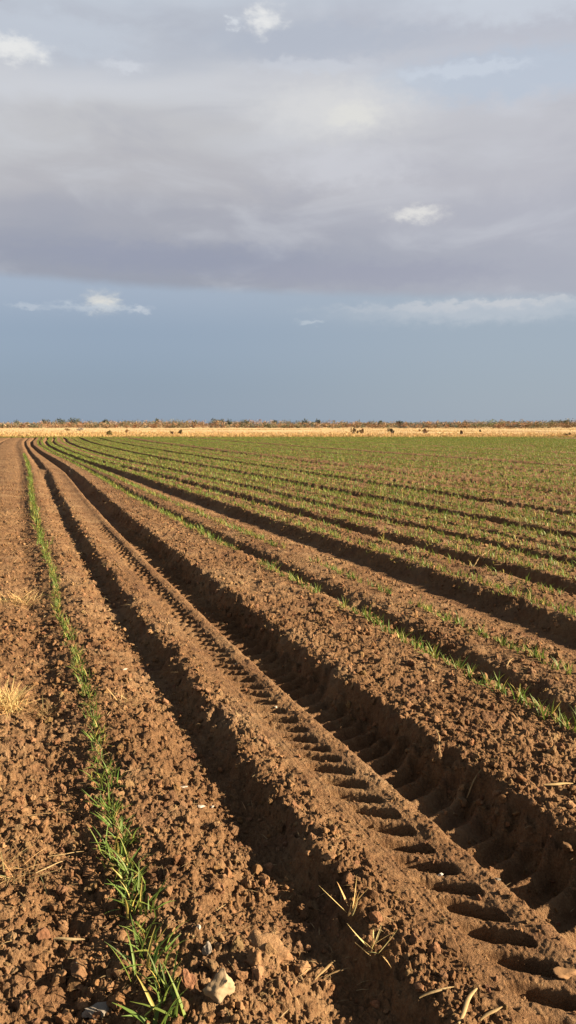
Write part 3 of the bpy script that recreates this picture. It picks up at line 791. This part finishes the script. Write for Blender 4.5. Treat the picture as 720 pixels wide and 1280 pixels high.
def leaf_cloud(cx, cy, cz, rx, ry, rz, n, ls, g, hue):
    """scattered leaf faces in lobes; returns V, F, C"""
    nl = max(3, int(4 + n / 90))
    lob = np.stack([g.normal(size=nl) * rx * .45, g.normal(size=nl) * ry * .45, g.uniform(.25, .85, nl) * rz], -1)
    lr = g.uniform(.3, .6, nl) * rz
    pick = g.integers(0, nl, n)
    d = g.normal(size=(n, 3)); d /= np.linalg.norm(d, axis=1)[:, None]
    p = lob[pick] + d * lr[pick][:, None] * g.uniform(.55, 1.1, n)[:, None] * np.array([rx / rz * .8, ry / rz * .8, .8])
    p[:, 2] = np.abs(p[:, 2])
    a = g.normal(size=(n, 3)); a /= np.linalg.norm(a, axis=1)[:, None]
    b = np.cross(a, g.normal(size=(n, 3))); b /= np.linalg.norm(b, axis=1)[:, None]
    s = ls * g.uniform(.6, 1.4, (n, 1))
    c0 = p + np.array([cx, cy, cz])
    V = np.stack([c0 - a * s, c0 - b * s * .5, c0 + a * s, c0 + b * s * .5], 1).reshape(-1, 3)
    F = np.arange(n * 4).reshape(-1, 4)
    lobc = 1 + .18 * g.normal(size=(nl, 1))
    C = np.repeat(np.clip(np.array(hue)[None] * lobc[pick] * (1 + .15 * g.normal(size=(n, 1))), .01, 1), 4, axis=0)
    return V, F, C
def stems(g, rx, ry, rz, n):
    V = []; F = []; o = 0
    for k in range(n):
        p1 = np.array([g.normal() * rx * .35, g.normal() * ry * .35, rz * g.uniform(.5, .8)]); p0 = np.array([g.normal() * .05, g.normal() * .05, -.1])
        pm = (p0 + p1) / 2 + g.normal(size=3) * .08
        r0 = .03 * rz + .02
        for (c, r_) in ((p0, r0), (pm, r0 * .7), (p1, r0 * .3)):
            for q in range(5): V.append(c + np.array([math.cos(q * 1.2566) * r_, math.sin(q * 1.2566) * r_, 0]))
        for s in range(2):
            for q in range(5): F.append((o + s * 5 + q, o + s * 5 + (q + 1) % 5, o + s * 5 + 5 + (q + 1) % 5, o + s * 5 + 5 + q))
        o += 15
    return np.array(V), np.array(F)
OLIVE = (.062, .062, .034); DARK = (.036, .044, .027); RUST = (.13, .068, .038); TAN = (.17, .115, .068); GREY = (.068, .075, .062)
def shrub(name, px, dist, wid, hgt, hue, label, cat, group=None, n=260, depth=None):
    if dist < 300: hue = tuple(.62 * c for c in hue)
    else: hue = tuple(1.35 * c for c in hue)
    x = (px - 360) / 1000 * dist
    e = bpy.data.objects.new(name, None); COL.objects.link(e)
    e.location = (x, dist, .05 if dist < 110 else .25); e['label'] = label; e['category'] = cat
    if group: e['group'] = group
    v, f, c = leaf_cloud(0, 0, 0, wid / 2, (depth or wid) / 2, hgt, n, .07 * hgt + .04, g, hue)
    if name == 'tree': v[:, 2] = v[:, 2] * .75 + hgt * .22
    link('crown' if name == 'tree' else 'foliage', make_mesh('foliage', v, f, False, c), m_brush, e)
    v, f = stems(g, wid / 2, wid / 2, hgt, 3 if name == 'tree' else 5)
    link('trunk' if name == 'tree' else 'stem', make_mesh('stem', v, f, True), m_bark, e)
# on the pale strip
for a in [(138, 106, 1.05, .75, (.13, .11, .04), 'squat olive brown shrub alone on the pale strip at the left'),
          (216, 118, .45, .5, (.12, .07, .04), 'small dark shrub, left one of a close pair on the pale strip'),
          (226, 122, .5, .55, OLIVE, 'small olive shrub, right one of a close pair on the pale strip'),
          (441, 125, .75, .75, (.20, .13, .06), 'brown pointed shrub, left one of a trio on the pale strip'),
          (447, 128, .35, .45, (.20, .13, .06), 'tiny brown shrub, middle one of a trio on the pale strip'),
          (452, 124, .6, .65, (.24, .14, .07), 'brown shrub, right one of a trio on the pale strip'),
          (489, 123, 1.0, .8, (.075, .07, .045), 'dark boxy shrub near the middle of the pale strip'),
          (530, 122, 1.15, .65, (.17, .075, .045), 'dark red brown shrub right of the boxy one'),
          (576, 112, .45, .45, (.10, .06, .04), 'small dark shrub close to the field edge right of centre'),
          (599, 150, .5, .45, DARK, 'tiny dark green shrub higher up on the pale strip'),
          (705, 102, 1.05, .42, (.09, .07, .035), 'low dark shrub at the right edge of the pale strip'),
          (85, 180, 1.6, .5, (.24, .17, .08), 'faint tan shrub on the pale strip left of the squat shrub'),
          (102, 175, 1.6, .7, (.34, .32, .27), 'grey white bush on the pale strip left of the squat shrub'),
          (160, 140, 1.2, .5, (.30, .18, .08), 'rusty low shrub just right of the squat shrub')]:
    shrub('shrub', a[0], a[1], a[2], a[3], a[4], a[5], 'shrub', 'shrubs scattered on the pale strip', 300)
# trees rising from the scrub belt
tl = [(97, 380, 5.5, 4.6, 'blue green tree, tallest one at the left of the scrub belt'), (58, 385, 3.5, 4.0, 'low round tree left of the tallest left tree'),
      (78, 395, 4, 4.2, 'dark tree between the low round tree and the tallest left tree'), (272, 380, 6.0, 4.4, 'wide dark green tree left of the middle of the belt'),
      (196, 385, 2.8, 4.2, 'thin tree rising a third of the way along the belt'), (243, 392, 3.2, 3.8, 'small dark tree left of the wide dark green one'),
      (288, 392, 3, 3.9, 'small dark tree right of the wide dark green one'), (306, 395, 4, 3.7, 'small low tree second to the right of the wide dark green one'),
      (381, 385, 2.6, 4.2, 'thin dark tree just right of the middle of the belt'), (398, 385, 3.2, 4.3, 'dark tree paired with the thin one right of the middle'),
      (476, 400, 4, 3.7, 'grey green tree above the boxy shrub'), (500, 380, 5, 3.8, 'broad olive tree right above the dark red shrub'),
      (616, 360, 9.5, 3.7, 'widest green tree clump in the right part of the belt'), (645, 375, 6, 3.3, 'green tree right of the widest clump'),
      (584, 392, 4, 3.6, 'brown green tree left of the widest clump'), (688, 390, 5, 3.8, 'dark tree near the right edge of the belt'),
      (702, 395, 4, 3.9, 'greyish tree next to the right edge of the belt'), (534, 395, 4, 3.6, 'brownish tree between the broad olive tree and the widest clump'),
      (24, 390, 5, 3.5, 'olive tree near the left edge of the belt'), (133, 392, 4, 3.9, 'small tree right of the tallest left tree'), (343, 398, 4, 3.7, 'small tree just left of the middle of the belt')]
for k, a in enumerate(tl):
    hue = [(.048, .056, .042), (.058, .062, .036), (.045, .053, .042)][k % 3]
    if k in (14, 17): hue = (.17, .12, .07)
    if k in (12, 13): hue = (.10, .115, .05)
    shrub('tree', a[0], a[1], a[2] * 1.0, a[3] - .15, hue, a[4], 'tree', 'trees rising from the scrub belt', 420)
# the belt itself
Vs = []; Fs = []; Cs = []; o = 0
N = 1500
for k in range(N):
    d = 338 + 150 * g.random() ** 1.3
    x = g.uniform(-.55, .55) * d
    hue = [TAN, RUST, OLIVE, GREY, (.12, .088, .05), (.16, .095, .055), (.09, .08, .045)][g.integers(7)]
    nz = float(vnoise(np.array([x / 28]), np.array([d / 70]), 5)[0])
    hue = tuple(1.5 * c for c in hue)
    h_ = g.uniform(2.2, 3.5) * (1 + .25 * nz)
    if d < 360: h_ *= .7
    v, f, c = leaf_cloud(x, d, .1, g.uniform(1.6, 4.5), g.uniform(1.5, 3), h_, 110, .26, g, hue)
    Vs.append(v); Fs.append(f + o); Cs.append(c); o += len(v)
link('scrub_belt', make_mesh('scrub_belt', np.concatenate(Vs), np.concatenate(Fs), False, np.concatenate(Cs)), m_brush, kind='stuff', label='low brown and olive scrub along the horizon', category='scrub')
# sage low growth along the field edge
N = 5000
XD = g.uniform(-55, 55, N); YD = 97 + 1.5 * g.normal(size=N) * .5 + .8
blades_mass(XD, YD, np.full(N, .02), 5, .10 + .12 * g.random(N), np.full(N, .03), g, (1.0, .95, 1.0), 'edge_weeds', m_leaf, .5, .5, kind='stuff', label='low weeds along the far edge of the field', category='weeds')
